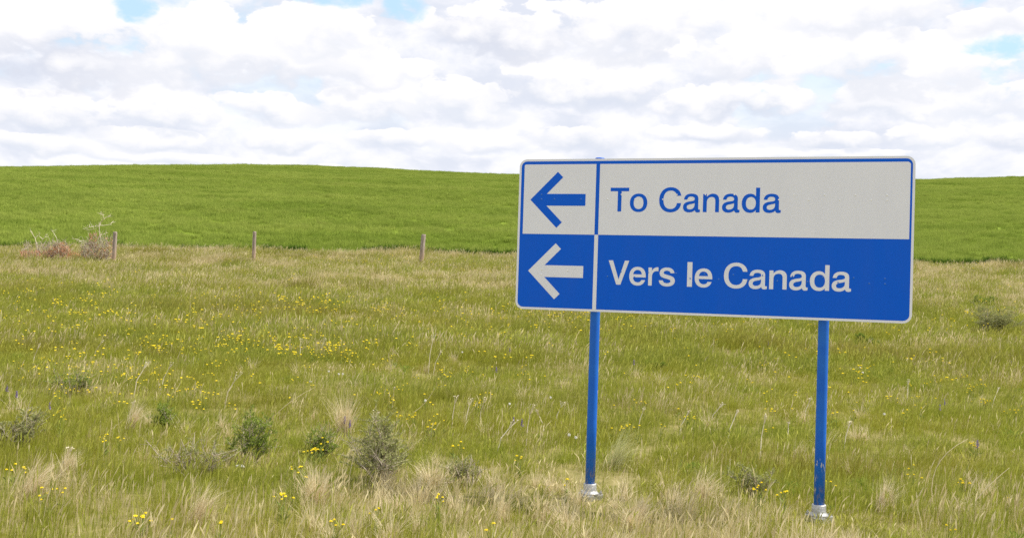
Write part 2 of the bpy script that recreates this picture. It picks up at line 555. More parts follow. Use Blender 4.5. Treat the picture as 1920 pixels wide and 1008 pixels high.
def arrow(px, py, mat, y0, y1):
    u, v = on_sign(px, py)
    q = abs(on_sign(px, py + 50)[1] - v) / 50
    a, k, h, L = 52 * q, 10.3 * q, 11 * q, 106 * q
    j = h + 2 * k
    pts = [(0, 0), (a, -a), (a + k, -a + k), (j, -h), (L, -h), (L, h), (j, h), (a + k, a - k), (a, a)]
    plate('arrow', [[(u + x, v + y) for x, y in pts]], y0, y1, mat, panel)
arrow(994.6, 374.4, MAT_BLUE, T2, T3)
arrow(990.4, 507.0, MAT_WHITE, T1, T2)

# letter shapes: cap height 1; 'x y' is a line, 'x y x y x y' a cubic
GL = {
 'T': ([[(0, .85), (.335, .85), (.335, 0), (.505, 0), (.505, .85), (.84, .85), (.84, 1), (0, 1)]], .84),
 'l': ([[(0, 0), (.165, 0), (.165, 1), (0, 1)]], .165),
 'V': ([[(0, 1), (.345, 0), (.52, 0), (.865, 1), (.685, 1), (.435, .215), (.185, 1)]], .865),
 'o': ([[(0, .37), (0, .13, .15, -.017, .375, -.017), (.60, -.017, .75, .13, .75, .37), (.75, .61, .60, .757, .375, .757), (.15, .757, 0, .61, 0, .37)],
        [(.165, .37), (.165, .53, .24, .63, .375, .63), (.51, .63, .585, .53, .585, .37), (.585, .21, .51, .11, .375, .11), (.24, .11, .165, .21, .165, .37)]], .75),
 'n': ([[(0, 0), (.16, 0), (.16, .41), (.16, .54, .24, .62, .36, .62), (.47, .62, .515, .56, .515, .45), (.515, 0), (.675, 0), (.675, .49), (.675, .66, .57, .757, .42, .757), (.30, .757, .215, .70, .155, .625), (.155, .74), (0, .74)]], .675),
 'd': ([[(.715, 0), (.715, 1), (.555, 1), (.555, .645), (.51, .715, .435, .757, .335, .757), (.14, .757, 0, .60, 0, .37), (0, .13, .14, -.017, .33, -.017), (.435, -.017, .52, .025, .56, .10), (.56, 0)],
        [(.165, .365), (.165, .53, .24, .625, .36, .625), (.485, .625, .56, .53, .56, .37), (.56, .21, .485, .115, .36, .115), (.24, .115, .165, .21, .165, .365)]], .715),
 'a': ([[(.745, .005), (.70, -.015, .67, -.017, .635, -.017), (.565, -.017, .53, .015, .52, .075), (.45, .012, .37, -.017, .26, -.017), (.10, -.017, 0, .07, 0, .20), (0, .34, .10, .41, .27, .435), (.43, .455, .505, .46, .505, .535), (.505, .60, .45, .635, .345, .635), (.24, .635, .195, .59, .185, .51), (.035, .51), (.045, .67, .17, .757, .355, .757), (.54, .757, .665, .70, .665, .545), (.665, .155), (.665, .12, .68, .105, .71, .105), (.725, .105, .735, .107, .745, .11)],
        [(.505, .375), (.46, .345, .39, .335, .31, .32), (.21, .30, .165, .27, .165, .205), (.165, .15, .21, .11, .295, .11), (.42, .11, .505, .185, .505, .29)]], .745),
 'C': ([[(.905, .665), (.88, .89, .70, 1.02, .475, 1.02), (.18, 1.02, 0, .80, 0, .49), (0, .18, .18, -.02, .47, -.02), (.71, -.02, .89, .12, .905, .365), (.735, .365), (.715, .21, .62, .12, .475, .12), (.28, .12, .175, .26, .175, .50), (.175, .74, .28, .88, .475, .88), (.62, .88, .70, .80, .73, .665)]], .905),
 'e': ([[(.72, .325), (.165, .325), (.175, .19, .25, .115, .37, .115), (.46, .115, .51, .155, .53, .215), (.695, .215), (.65, .07, .53, -.017, .365, -.017), (.14, -.017, 0, .13, 0, .365), (0, .60, .14, .757, .365, .757), (.60, .757, .73, .60, .72, .325)],
        [(.17, .445), (.185, .56, .25, .63, .365, .63), (.47, .63, .54, .56, .545, .445)]], .72),
 'r': ([[(0, 0), (.16, 0), (.16, .36), (.16, .53, .25, .60, .39, .60), (.44, .595), (.44, .755), (.40, .757), (.29, .757, .20, .70, .155, .60), (.155, .74), (0, .74)]], .44),
 's': ([[(.475, .53), (.635, .53), (.615, .68, .50, .757, .32, .757), (.14, .757, .025, .66, .025, .525), (.025, .37, .16, .335, .30, .30), (.43, .27, .48, .255, .48, .205), (.48, .15, .42, .115, .335, .115), (.235, .115, .175, .15, .165, .225), (0, .225), (.01, .07, .13, -.017, .335, -.017), (.53, -.017, .66, .075, .66, .22), (.66, .38, .51, .415, .365, .45), (.26, .475, .19, .49, .19, .54), (.19, .595, .24, .63, .32, .63), (.41, .63, .465, .59, .475, .53)]], .66),
}

def outline(path, n=7):
    out = []
    for s in path:
        if len(s) == 2:
            out.append(s)
        else:
            p0 = Vector(out[-1]); p1, p2, p3 = Vector(s[0:2]), Vector(s[2:4]), Vector(s[4:6])
            for k in range(1, n + 1):
                t = k / n
                out.append(tuple(p0 * (1 - t) ** 3 + p1 * 3 * t * (1 - t) ** 2 + p2 * 3 * t * t * (1 - t) + p3 * t ** 3))
    if (Vector(out[0]) - Vector(out[-1])).length < 1e-4: out.pop()
    return out

def letters(text, boxes, pa, pb, mat, y0, y1):
    """boxes: left and right pixel of each letter; pa, pb: (x, baseline y, top y) at both ends"""
    (xa, ya, ta), (xb, yb, tb) = pa, pb
    ua, va = on_sign(xa, ya); ub, vb = on_sign(xb, yb)
    v0 = (va + vb) / 2
    cap = ((on_sign(xa, ta)[1] - va) + (on_sign(xb, tb)[1] - vb)) / 2
    for ch, (x0, x1) in zip(text, boxes):
        f = ((x0 + x1) / 2 - xa) / (xb - xa)
        ym = ya + f * (yb - ya) - .4 * (ya - ta)
        u0, u1 = on_sign(x0, ym)[0], on_sign(x1, ym)[0]
        loops, wd = GL[ch]
        plate('letter', [[(u0 + p[0] / wd * (u1 - u0), v0 + p[1] * cap) for p in outline(l)] for l in loops], y0, y1, mat, panel)

letters('ToCanada', [(1144.4, 1179.1), (1181.1, 1213.8), (1235.9, 1277.1), (1280.9, 1312.8), (1318.2, 1348.4), (1354, 1387), (1390.8, 1424.7), (1430.3, 1464.3)],
        (1162, 396.9, 352.1), (1420, 398, 351.7), MAT_BLUE, T2, T3)
letters('VersleCanada', [(1140.6, 1179.1), (1179.9, 1210.9), (1215.6, 1234.3), (1235.6, 1265.6), (1288.4, 1297.8), (1302.6, 1335.6), (1357.2, 1401.2), (1403.9, 1438.2), (1442.4, 1475.2), (1479.9, 1514.5), (1518.4, 1554.9), (1559.6, 1596)],
        (1160, 533.8, 488.5), (1548, 544.2, 496.4), MAT_WHITE, T1, T2)

# rivet heads through the sheeting, two staggered rows in each half
def dome(r, hgt, n=8):
    mb = MB()
    vs = [(r * math.cos(2 * math.pi * k / n), 0, r * math.sin(2 * math.pi * k / n)) for k in range(n)]
    vs += [(.6 * r * math.cos(2 * math.pi * k / n), -hgt * .8, .6 * r * math.sin(2 * math.pi * k / n)) for k in range(n)] + [(0, -hgt, 0)]
    fs = [(k, (k + 1) % n, n + (k + 1) % n, n + k) for k in range(n)] + [(n + k, n + (k + 1) % n, 2 * n) for k in range(n)]
    mb.add(vs, fs)
    return mb
MAT_RIVET_W = principled('pale_rivet', (.92, .92, .92), .25, spec=.6)  # rivet heads paler and glossier than the sheeting
MAT_RIVET_B = principled('paler_blue_rivet', (.05, .20, .66), .25, spec=.6)
rv_w = dome(.0062, .0045).mesh('rivet', MAT_RIVET_W, True)
rv_b = dome(.0062, .0045).mesh('rivet', MAT_RIVET_B, True)
for half, (ya, yb) in enumerate(((364.4, 373.0), (505.8, 514.6))):
    va, vb = on_sign(1030, ya)[1], on_sign(1030, yb)[1]
    u0, u1 = on_sign(1015.6, ya)[0], on_sign(1663.5, 364)[0]
    nn = 24
    for k in range(nn + 1):
        u = u0 + (u1 - u0) * k / nn
        rows = (va, vb) if k in (0, nn) else ((vb,) if k % 2 else (va,))
        if abs(u - ud0) < .05: continue
        for v in rows:
            in_arrow = k <= 3
            o = bpy.data.objects.new('rivet', (rv_b if in_arrow else rv_w) if half == 0 else (rv_w if in_arrow else rv_b))
            o.location = (u, T3 if in_arrow and half == 0 else T2, v)
            if half == 1 and not in_arrow: o.location.y = T1
            link(o, panel)

# rails behind the panel, then posts with their break-away bases
def box(mb, x0, y0, z0, x1, y1, z1):
    vs = [(x, y, z) for z in (z0, z1) for y in (y0, y1) for x in (x0, x1)]
    mb.add(vs, [(0, 2, 3, 1), (4, 5, 7, 6), (0, 1, 5, 4), (2, 6, 7, 3), (0, 4, 6, 2), (1, 3, 7, 5)])
for half, yy in enumerate((368.7, 510.2)):
    v = on_sign(1030, yy)[1] + Z0
    mb = MB(); box(mb, .08, .0045, v - .045, W - .08, .034, v + .045)
    mb.build('mounting_rail', MAT_GALV, sign)
RP = .0385
for u, top, pm in ((PA, Z0 + H + .016, MAT_POST), (PB, Z0 + H - .012, MAT_POST_CHIPPED)):
    mb = MB()
    zs = [.05, .6, 1.2, 1.9, top - .006, top]
    mb.tube([(u, .075, z) for z in zs], [RP] * 5 + [RP - .005], 28)
    post = mb.build('post', pm, sign, smooth=False)
    if pm is MAT_POST_CHIPPED: post['label'] = 'blue post with chipped paint'
    for pg in post.data.polygons: pg.use_smooth = len(pg.vertices) == 4
    mb = MB()                                   # cast socket: collar, flared shoulder
    prof = [(.0, .062), (.010, .074), (.022, .068), (.034, .055), (.040, .0525), (.088, .0515), (.092, .049), (.092, .0392)]
    mb.tube([(u, .075, z + .04) for z, r in prof], [r for z, r in prof], 26, cap=False)
    sock = mb.build('base_socket', MAT_GALV, sign)
    for pg in sock.data.polygons: pg.use_smooth = True
    mb = MB()                                   # three-lobed flange plate
    pts = []
    for k in range(48):
        a = 2 * math.pi * k / 48
        pts.append((u + math.cos(a) * (.088 + .022 * math.cos(3 * (a - .52))), .075 + math.sin(a) * (.088 + .022 * math.cos(3 * (a - .52)))))
    mb.add([(x, y, -.02) for x, y in pts] + [(x, y, .046) for x, y in pts], [tuple(range(47, -1, -1)), tuple(range(48, 96))] + [(k, (k + 1) % 48, 48 + (k + 1) % 48, 48 + k) for k in range(48)])
    mb.build('base_flange', MAT_GALV, sock)
    for k in range(3):
        a = .52 + k * 2 * math.pi / 3
        mb = MB()
        mb.tube([(u + .092 * math.cos(a), .075 + .092 * math.sin(a), z) for z in (.046, .062, .062, .074)], [.013, .013, .007, .006], 6)
        mb.build('bolt', MAT_GALV, sock)

# ------------------------------------------------------------------ fence posts
def wood_setup(t, p):
    pos = t.nodes.new('ShaderNodeTexCoord').outputs['Object']
    n = NOISE(t, VM(t, 'MULTIPLY', pos, (14, 14, 1.6)), 2.0, 6, .65)
    c = MIX(t, MR(t, n, .35, .65), (0.21, 0.16, 0.13, 1), (0.47, 0.40, 0.34, 1))
    sx = t.nodes.new('ShaderNodeSeparateXYZ'); t.links.new(pos, sx.inputs[0])
    c = MIX(t, M(t, 'MULTIPLY', MR(t, sx.outputs[2], .95, .2), .45), c, (0.42, 0.25, 0.13, 1))
    t.links.new(c, p.inputs['Base Color'])
    b = t.nodes.new('ShaderNodeBump'); b.inputs['Strength'].default_value = .8; b.inputs['Distance'].default_value = .02
    t.links.new(n, b.inputs['Height']); t.links.new(b.outputs[0], p.inputs['Normal'])
MAT_WOOD = principled('weathered_wood', (.35, .3, .25), .9, spec=.15, setup=wood_setup)
rng = random.Random(5)
FENCE = [((213, 497), 437.5, 7.6, .01, 'weathered fence post standing beside the bare twiggy bush'),
         ((475, 497), 437, 6.6, .0, 'slim plumb fence post standing alone at the field edge'),
         ((789, 500), 442, 8.4, .055, 'leaning grey fence post standing alone at the field edge')]
for (bx, by), ty, wpx, lean, lab in FENCE:
    g = ground_at(bx, by)
    sc = F / g.y
    hh = (by - ty) / sc + .06
    r = wpx / sc / 2
    mb = MB(); n = 14
    zs = [-.25, 0, .3, .6, .9, hh - .04, hh - .012, hh]
    ph = [rng.random() * 6 for _ in range(3)]
    vs = []
    for i, z in enumerate(zs):
        rr = r * (1.04 - .06 * max(z, 0)) * (.92 if i == len(zs) - 1 else 1)
        for k in range(n):
            a = 2 * math.pi * k / n
            w = 1 + .05 * math.sin(3 * a + ph[0]) + .03 * math.sin(5 * a + ph[1] + z * 2)
            vs.append((rr * w * math.cos(a) + lean * z, rr * w * math.sin(a), z + (.012 * math.sin(2 * a + ph[2]) if i > 5 else 0)))
    fs = [(i * n + k, i * n + (k + 1) % n, (i + 1) * n + (k + 1) % n, (i + 1) * n + k) for i in range(len(zs) - 1) for k in range(n)]
    fs.append(tuple(range(len(vs) - n, len(vs))))
    mb.add(vs, fs)
    o = mb.build('fence_post', MAT_WOOD)
    o.location = g
    tag(o, lab, 'fence post', 'wooden posts along the field edge')
    for pg in o.data.polygons: pg.use_smooth = len(pg.vertices) == 4
    print('post', g, hh, r)

# ------------------------------------------------------------------ grass
def blade(mb, rnd, x, y, L, w, lean_dir, lean, tint, seg=3, curl=1.6):
    """a tapering blade bending over in lean_dir"""
    fx, fy = math.cos(lean_dir), math.sin(lean_dir)
    a = rnd.uniform(0, math.pi)
    sx, sy = math.cos(a), math.sin(a)
    vs, cs = [], []
    px, py, pz = x, y, -.04
    ang = lean * .25
    st = L / seg
    for i in range(seg + 1):
        t = i / seg
        ww = w * .5 * (1 - t ** 1.5)
        if i < seg:
            vs += [(px - sx * ww, py - sy * ww, pz), (px + sx * ww, py + sy * ww, pz)]
            cs += [(tint[0], t, tint[1], 1)] * 2
        else:
            vs.append((px, py, pz)); cs.append((tint[0], 1.0, tint[1], 1))
        ang = min(lean * (.25 + curl * t), 1.9)
        px += fx * math.sin(ang) * st; py += fy * math.sin(ang) * st; pz += math.cos(ang) * st
    fs = [(2 * i, 2 * i + 1, 2 * i + 3, 2 * i + 2) for i in range(seg - 1)] + [(2 * seg - 2, 2 * seg - 1, 2 * seg)]
    mb.add(vs, fs, cs)

def seedhead(mb, rnd, x, y, L, w, lean_dir, lean, tint):
    """a fine culm with a feathery spike"""
    fx, fy = math.cos(lean_dir), math.sin(lean_dir)
    p = lambda s: (x + fx * L * s * math.sin(lean * s), y + fy * L * s * math.sin(lean * s), L * s * math.cos(lean * s * .6) - .03)
    for (s0, s1, w0, w1, tt) in ((0, .72, w * .5, w * .4, .4), (.72, .86, w * .6, w * 1.5, 1.0), (.86, 1.0, w * 1.5, w * .2, 1.0)):
        a, b = p(s0), p(s1)
        mb.add([(a[0] - w0, a[1], a[2]), (a[0] + w0, a[1], a[2]), (b[0] + w1, b[1], b[2]), (b[0] - w1, b[1], b[2])], [(0, 1, 2, 3)], [(tint[0], tt, tint[1], 1)] * 4)

def patch(seed, size, n, Lr, w, seg=3, heads=0.06, lean_bias=0.0):
    rnd = random.Random(seed)
    mb = MB()
    cl = [(rnd.uniform(-.5, .5) * size, rnd.uniform(-.5, .5) * size, rnd.random()) for _ in range(max(6, n // 22))]
    for i in range(n):
        if rnd.random() < .6:
            c = rnd.choice(cl)
            x, y = c[0] + rnd.gauss(0, .035), c[1] + rnd.gauss(0, .035)
            dr = min(1, max(0, .55 * c[2] + .45 * rnd.random()))
        else:
            x, y = rnd.uniform(-.5, .5) * size, rnd.uniform(-.5, .5) * size
            dr = rnd.random()
        L = rnd.uniform(*Lr) * (1.0 if rnd.random() < .85 else 1.3)
        ld = rnd.gauss(0, .9) if rnd.random() < .6 else rnd.uniform(0, 2 * math.pi)
        ln = abs(rnd.gauss(.26 + lean_bias, .22))
        if rnd.random() < heads:
            seedhead(mb, rnd, x, y, L * 1.25, w * .9, ld, ln * .9, (dr * .6, rnd.random()))
        else:
            blade(mb, rnd, x, y, L, w * rnd.uniform(.6, 1.3), ld, ln, (dr, rnd.random()), seg)
    return mb

def variants(name, mat, specs):
    c = bpy.data.collections.new(name)
    for i, s in enumerate(specs):
        me = patch(*s).mesh(name + '_%02d' % i, mat, attr=True)
        o = bpy.data.objects.new('%s_%02d' % (name, i), me)
        c.objects.link(o)
    return c

def scatter(name, coll, pts, rots, scls, ids, label, cat):
    """one stuff object that instances the patches on its points"""
    me = bpy.data.meshes.new(name)
    me.from_pydata([tuple(p) for p in pts], [], [])
    a = me.attributes.new('rot', 'FLOAT_VECTOR', 'POINT'); a.data.foreach_set('vector', np.asarray(rots, np.float32).ravel())
    a = me.attributes.new('scl', 'FLOAT_VECTOR', 'POINT'); a.data.foreach_set('vector', np.asarray(scls, np.float32).ravel())
    a = me.attributes.new('pick', 'INT', 'POINT'); a.data.foreach_set('value', np.asarray(ids, np.int32))
    o = link(bpy.data.objects.new(name, me))
    g = bpy.data.node_groups.new(name, 'GeometryNodeTree')
    g.interface.new_socket('Geometry', in_out='INPUT', socket_type='NodeSocketGeometry')
    g.interface.new_socket('Geometry', in_out='OUTPUT', socket_type='NodeSocketGeometry')
    gi = g.nodes.new('NodeGroupInput'); go = g.nodes.new('NodeGroupOutput')
    ins = g.nodes.new('GeometryNodeInstanceOnPoints')
    ci = g.nodes.new('GeometryNodeCollectionInfo')
    ci.inputs['Collection'].default_value = coll
    ci.inputs['Separate Children'].default_value = True
    ci.inputs['Reset Children'].default_value = True
    def na(nm, ty):
        n = g.nodes.new('GeometryNodeInputNamedAttribute'); n.data_type = ty
        n.inputs['Name'].default_value = nm
        return next(s for s in n.outputs if s.enabled)
    g.links.new(gi.outputs[0], ins.inputs['Points'])
    g.links.new(ci.outputs[0], ins.inputs['Instance'])
    ins.inputs['Pick Instance'].default_value = True
    g.links.new(na('pick', 'INT'), ins.inputs['Instance Index'])
    e2r = g.nodes.new('FunctionNodeEulerToRotation')
    g.links.new(na('rot', 'FLOAT_VECTOR'), e2r.inputs[0])
    g.links.new(e2r.outputs[0], ins.inputs['Rotation'])
    g.links.new(na('scl', 'FLOAT_VECTOR'), ins.inputs['Scale'])
    g.links.new(ins.outputs[0], go.inputs[0])
    md = o.modifiers.new('scatter', 'NODES'); md.node_group = g
    tag(o, label, cat, kind='stuff')
    return o

nrg = np.random.default_rng(11)

def cells(y0, y1, step, wide, mar):
    out = []
    y = y0
    while y < y1:
        hw = wide * y + mar
        x = np.arange(-hw, hw, step)
        out.append(np.stack([x + nrg.uniform(-.5, .5, len(x)) * step, y + nrg.uniform(-.5, .5, len(x)) * step], -1))
        y += step
    return np.concatenate(out)

def slopes(x, y):
    e = .3
    return (height(x + e, y) - height(x - e, y)) / (2 * e), (height(x, y + e) - height(x, y - e)) / (2 * e)

def lay(name, coll, P, smin, smax, zs, yaw, label, cat, nvar, sink=0.0):
    x, y = P[:, 0], P[:, 1]
    z = height(x, y) - sink
    gx, gy = slopes(x, y)
    yw = nrg.uniform(-yaw, yaw, len(x))
    rot = np.stack([np.arctan(gy), -np.arctan(gx), yw], -1)
    s = nrg.uniform(smin, smax, len(x))
    scl = np.stack([s, s, s * zs], -1)
    return scatter(name, coll, np.stack([x, y, z], -1), rot, scl, nrg.integers(0, nvar, len(x)), label, cat)

def pnoise(x, y):
    return .5 + .25 * (np.sin(x * .9 + 1.7 * np.sin(y * .6)) + np.sin(y * 1.1 + 1.4 * np.sin(x * .7 + 2)))

NV = 7
c_near = variants('near_grass', MAT_GRASS, [(100 + i, .55, 640, (.06, .20), .0038, 3, .08) for i in range(NV)])
c_far = variants('far_grass', MAT_GRASS, [(200 + i, 1.0, 1500, (.09, .25), .0055, 2, .10) for i in range(NV)])
P = cells(3.5, 17, .42, .66, 2.5)
hs = .72 + .5 * pnoise(P[:, 0], P[:, 1])
for pu in (PA, PB):                      # sparser round the sign's feet
    q = ORG + U * pu + NRM * .075
    dd = np.hypot(P[:, 0] - q.x, (P[:, 1] - q.y + .15) * .8)
    hs = hs * (.42 + .58 * sstep(.25, .7, dd))
lay('meadow_grass', c_near, P, .9, 1.12, hs, .7, 'short olive meadow grass around the sign posts', 'grass', NV)
P = cells(17, 52, .72, .62, 3.5)
P = P[P[:, 1] < edge_y(P[:, 0]) + .1]
hs = .75 + .5 * pnoise(P[:, 0], P[:, 1])
lay('meadow_grass', c_far, P, .9, 1.12, hs, .7, 'olive and straw meadow grass sloping up to the field edge', 'grass', NV)

def crop_patch(seed, n, w):
    rnd = random.Random(seed); mb = MB()
    for i in range(n):
        blade(mb, rnd, rnd.uniform(-.55, .55), rnd.uniform(-.55, .55), rnd.uniform(.16, .34), w * rnd.uniform(.7, 1.3), rnd.gauss(0, 1.3), abs(rnd.gauss(.35, .25)), (rnd.random(), rnd.random()), 2)
    return mb
c_crop = bpy.data.collections.new('crop_patches')
for i in range(6):
    c_crop.objects.link(bpy.data.objects.new('crop_patch_%02d' % i, crop_patch(300 + i, 520, .016).mesh('crop_patch', MAT_CROP, attr=True)))
P = cells(44, 178, .95, .60, 8)
P = P[P[:, 1] > edge_y(P[:, 0]) + .35]
hs = .8 + .45 * pnoise(P[:, 0] * .6, P[:, 1] * .6) * nrg.uniform(.6, 1.3, len(P))
lay('crop_field', c_crop, P, .95, 1.15, hs, 3.1, 'bright green young crop covering the rising hill', 'crop', 6)
print('patches', len(P))
#@@PLANTS
# ------------------------------------------------------------------ plants that stand out one by one
def tint_mix(a, b, c=None):
    def fn(t):
        r, h, q = attr_rgb(t)
        col_ = MIX(t, r, (*a, 1), (*b, 1))
        if c: col_ = MIX(t, M(t, 'MULTIPLY', q, .6), col_, (*c, 1))
        return col_
    return fn

MAT_STRAW = leafy('straw', tint_mix((.58, .47, .27), (.90, .80, .58), (.72, .62, .38)), .3)
MAT_GREYGRASS = leafy('grey_green_grass', tint_mix((.42, .44, .18), (.72, .68, .38)), .35)
MAT_SAGE = leafy('sage_leaves', tint_mix((.22, .27, .085), (.40, .42, .17), (.38, .34, .17)), .3)
MAT_GREENLEAF = leafy('green_leaves', tint_mix((.17, .25, .035), (.31, .37, .075)), .35)
MAT_PALETWIG = leafy('pale_bare_twigs', tint_mix((.60, .52, .38), (.84, .77, .60)), 0.0)
MAT_GREYTWIG = leafy('grey_brown_twigs', tint_mix((.30, .25, .19), (.52, .45, .36)), 0.0)
MAT_RUST = leafy('rusty_brown_leaves', tint_mix((.46, .22, .12), (.70, .44, .28)), .3)
MAT_YELLOW = leafy('yellow_petals', tint_mix((.93, .72, .02), (.97, .84, .08)), .2)
MAT_PURPLE = leafy('purple_petals', tint_mix((.20, .14, .36), (.36, .26, .50)), .25)
MAT_PUFF = leafy('white_down', tint_mix((.80, .78, .72), (.9, .89, .85)), .3)
MAT_STEM = leafy('green_stems', tint_mix((.15, .20, .05), (.25, .30, .08)), .2)
MAT_STONE = principled('pale_stone', (.62, .60, .56), .9, spec=.1)

def leaf(mb, rnd, p, d, L, w, tint):
    d = Vector(d).normalized()
    s = d.cross(Vector((rnd.gauss(0, 1), rnd.gauss(0, 1), rnd.gauss(0, 1))))
    if s.length < 1e-5: return
    s = s.normalized() * w * .5
    p = Vector(p)
    mb.add([p, p + d * L * .5 + s, p + d * L, p + d * L * .5 - s], [(0, 1, 2, 3)], [tint] * 4)

def sage(name, px, py, wpx, hpx, label, cat, seed, mleaf, dens=1.0, dead=.3, leafL=.024):
    rnd = random.Random(seed)
    g = ground_at(px, py)
    s = g.y / F
    w, h = wpx * s, hpx * s
    root = empty(name, g)
    tag(root, label, cat, 'low shrubs in the meadow')
    st, lv = MB(), MB()
    nst = max(7, int(26 * min(1.3, w / .45)))
    lobes = [(rnd.uniform(-.5, .5) * w, rnd.uniform(-.35, .35) * w, rnd.uniform(.55, 1.05)) for _ in range(5)]
    lobes[0] = (rnd.uniform(-.15, .15) * w, 0, 1.0)
    for i in range(nst):
        lb = rnd.choice(lobes)
        top = Vector((lb[0] + rnd.gauss(0, .14) * w, lb[1] + rnd.gauss(0, .14) * w, h * lb[2] * rnd.uniform(.3, 1.12)))
        b = Vector((top.x * .25, top.y * .25, -.02))
        mid = b.lerp(top, .5) + Vector((rnd.gauss(0, .1), rnd.gauss(0, .1), .1)) * h
        bare = rnd.random() < dead
        k = rnd.random()
        st.tube([b, mid, top], [.006, .004, .0015], 4, False, (k, 0, 0, 1))
        for j in range(int(9 * dens) + 2):
            t = rnd.uniform(.3, 1)
            q = b.lerp(mid, t * 2) if t < .5 else mid.lerp(top, t * 2 - 1)
            dv = Vector((rnd.gauss(0, 1), rnd.gauss(0, 1), rnd.uniform(.1, 1.5))).normalized()
            L = rnd.uniform(.12, .42) * h
            e = q + dv * L
            st.tube([q, e], [.0022, .001], 3, False, (k, 0, 0, 1))
            if bare and rnd.random() < .75: continue
            for m in range(int(20 * dens)):
                u = rnd.uniform(.15, 1.08)
                ld = dv * .6 + Vector((rnd.gauss(0, 1), rnd.gauss(0, 1), rnd.gauss(.3, 1))) * .6
                leaf(lv, rnd, q + (e - q) * u, ld, leafL * rnd.uniform(.6, 1.3), leafL * .32, (rnd.random() * .6 + .4 * k, u, rnd.random(), 1))
    st.build('branches', MAT_GREYTWIG, root, attr=True)
    lv.build('foliage', mleaf, root, attr=True)

SAGE = [
 (730, 908, 125, 112, 'largest grey-green sagebrush with bare grey twigs poking out of its top', 'shrub', MAT_SAGE, 1.2, .3),
 (462, 870, 84, 88, 'dense dark green rounded shrub next to a sparse greyish shrub', 'shrub', MAT_GREENLEAF, 1.1, .15),
 (372, 894, 110, 74, 'sparse greyish twiggy shrub next to the dense dark green shrub', 'shrub', MAT_SAGE, .55, .6),
 (600, 864, 80, 62, 'small green shrub with yellow flowers in front of it', 'shrub', MAT_GREENLEAF, .8, .3),
 (885, 910, 92, 60, 'low scraggly grey-green shrub between the largest sagebrush and a blue post', 'shrub', MAT_SAGE, .7, .5),
 (1415, 926, 72, 58, 'small grey shrub with yellow flowers between the two blue posts', 'shrub', MAT_SAGE, .8, .35),
 (140, 740, 64, 46, 'small dark shrub amid the dense yellow flowers', 'shrub', MAT_GREENLEAF, .8, .4),
 (35, 842, 120, 66, 'wide grey-green shrub with purplish grey twigs and yellow flowers', 'shrub', MAT_SAGE, .9, .4),
 (312, 808, 52, 42, 'little upright dark green shrub rising behind the sparse greyish shrub', 'shrub', MAT_GREENLEAF, .9, .2),
 (1225, 693, 42, 15, 'flat bright green cushion plant alone behind the sign posts', 'plant', MAT_GREENLEAF, 1.0, .0),
 (1622, 648, 30, 17, 'tiny dark green tuft below the corner of the sign panel', 'plant', MAT_GREENLEAF, 1.0, .0),
 (1850, 624, 105, 46, 'pale green spreading shrub on the slope beyond the sign', 'shrub', MAT_SAGE, 1.1, .2),
 (1840, 574, 42, 18, 'small dull green shrub in the straw below the field edge', 'shrub', MAT_GREENLEAF, .7, .2),
]
SAGE_NAMES = [(q[0], q[1], q[2], q[3], n) for q, n in zip(SAGE, ('the largest sagebrush', 'the dense dark green shrub', 'the sparse greyish shrub', 'the small green shrub', 'the low scraggly shrub',
    'the small shrub between the posts', 'the small dark shrub', 'the wide grey-green shrub', 'the little upright dark shrub', 'the green cushion plant', 'the tiny dark green tuft', 'the pale spreading shrub', 'the dull green shrub'))]
for i, (px, py, w_, h_, lab, cat, ml, de, dd) in enumerate(SAGE):
    sage('shrub' if cat == 'shrub' else 'cushion_plant', px, py, w_, h_, lab, cat, 40 + i, ml, de, dd, .026 if py > 700 else .04)

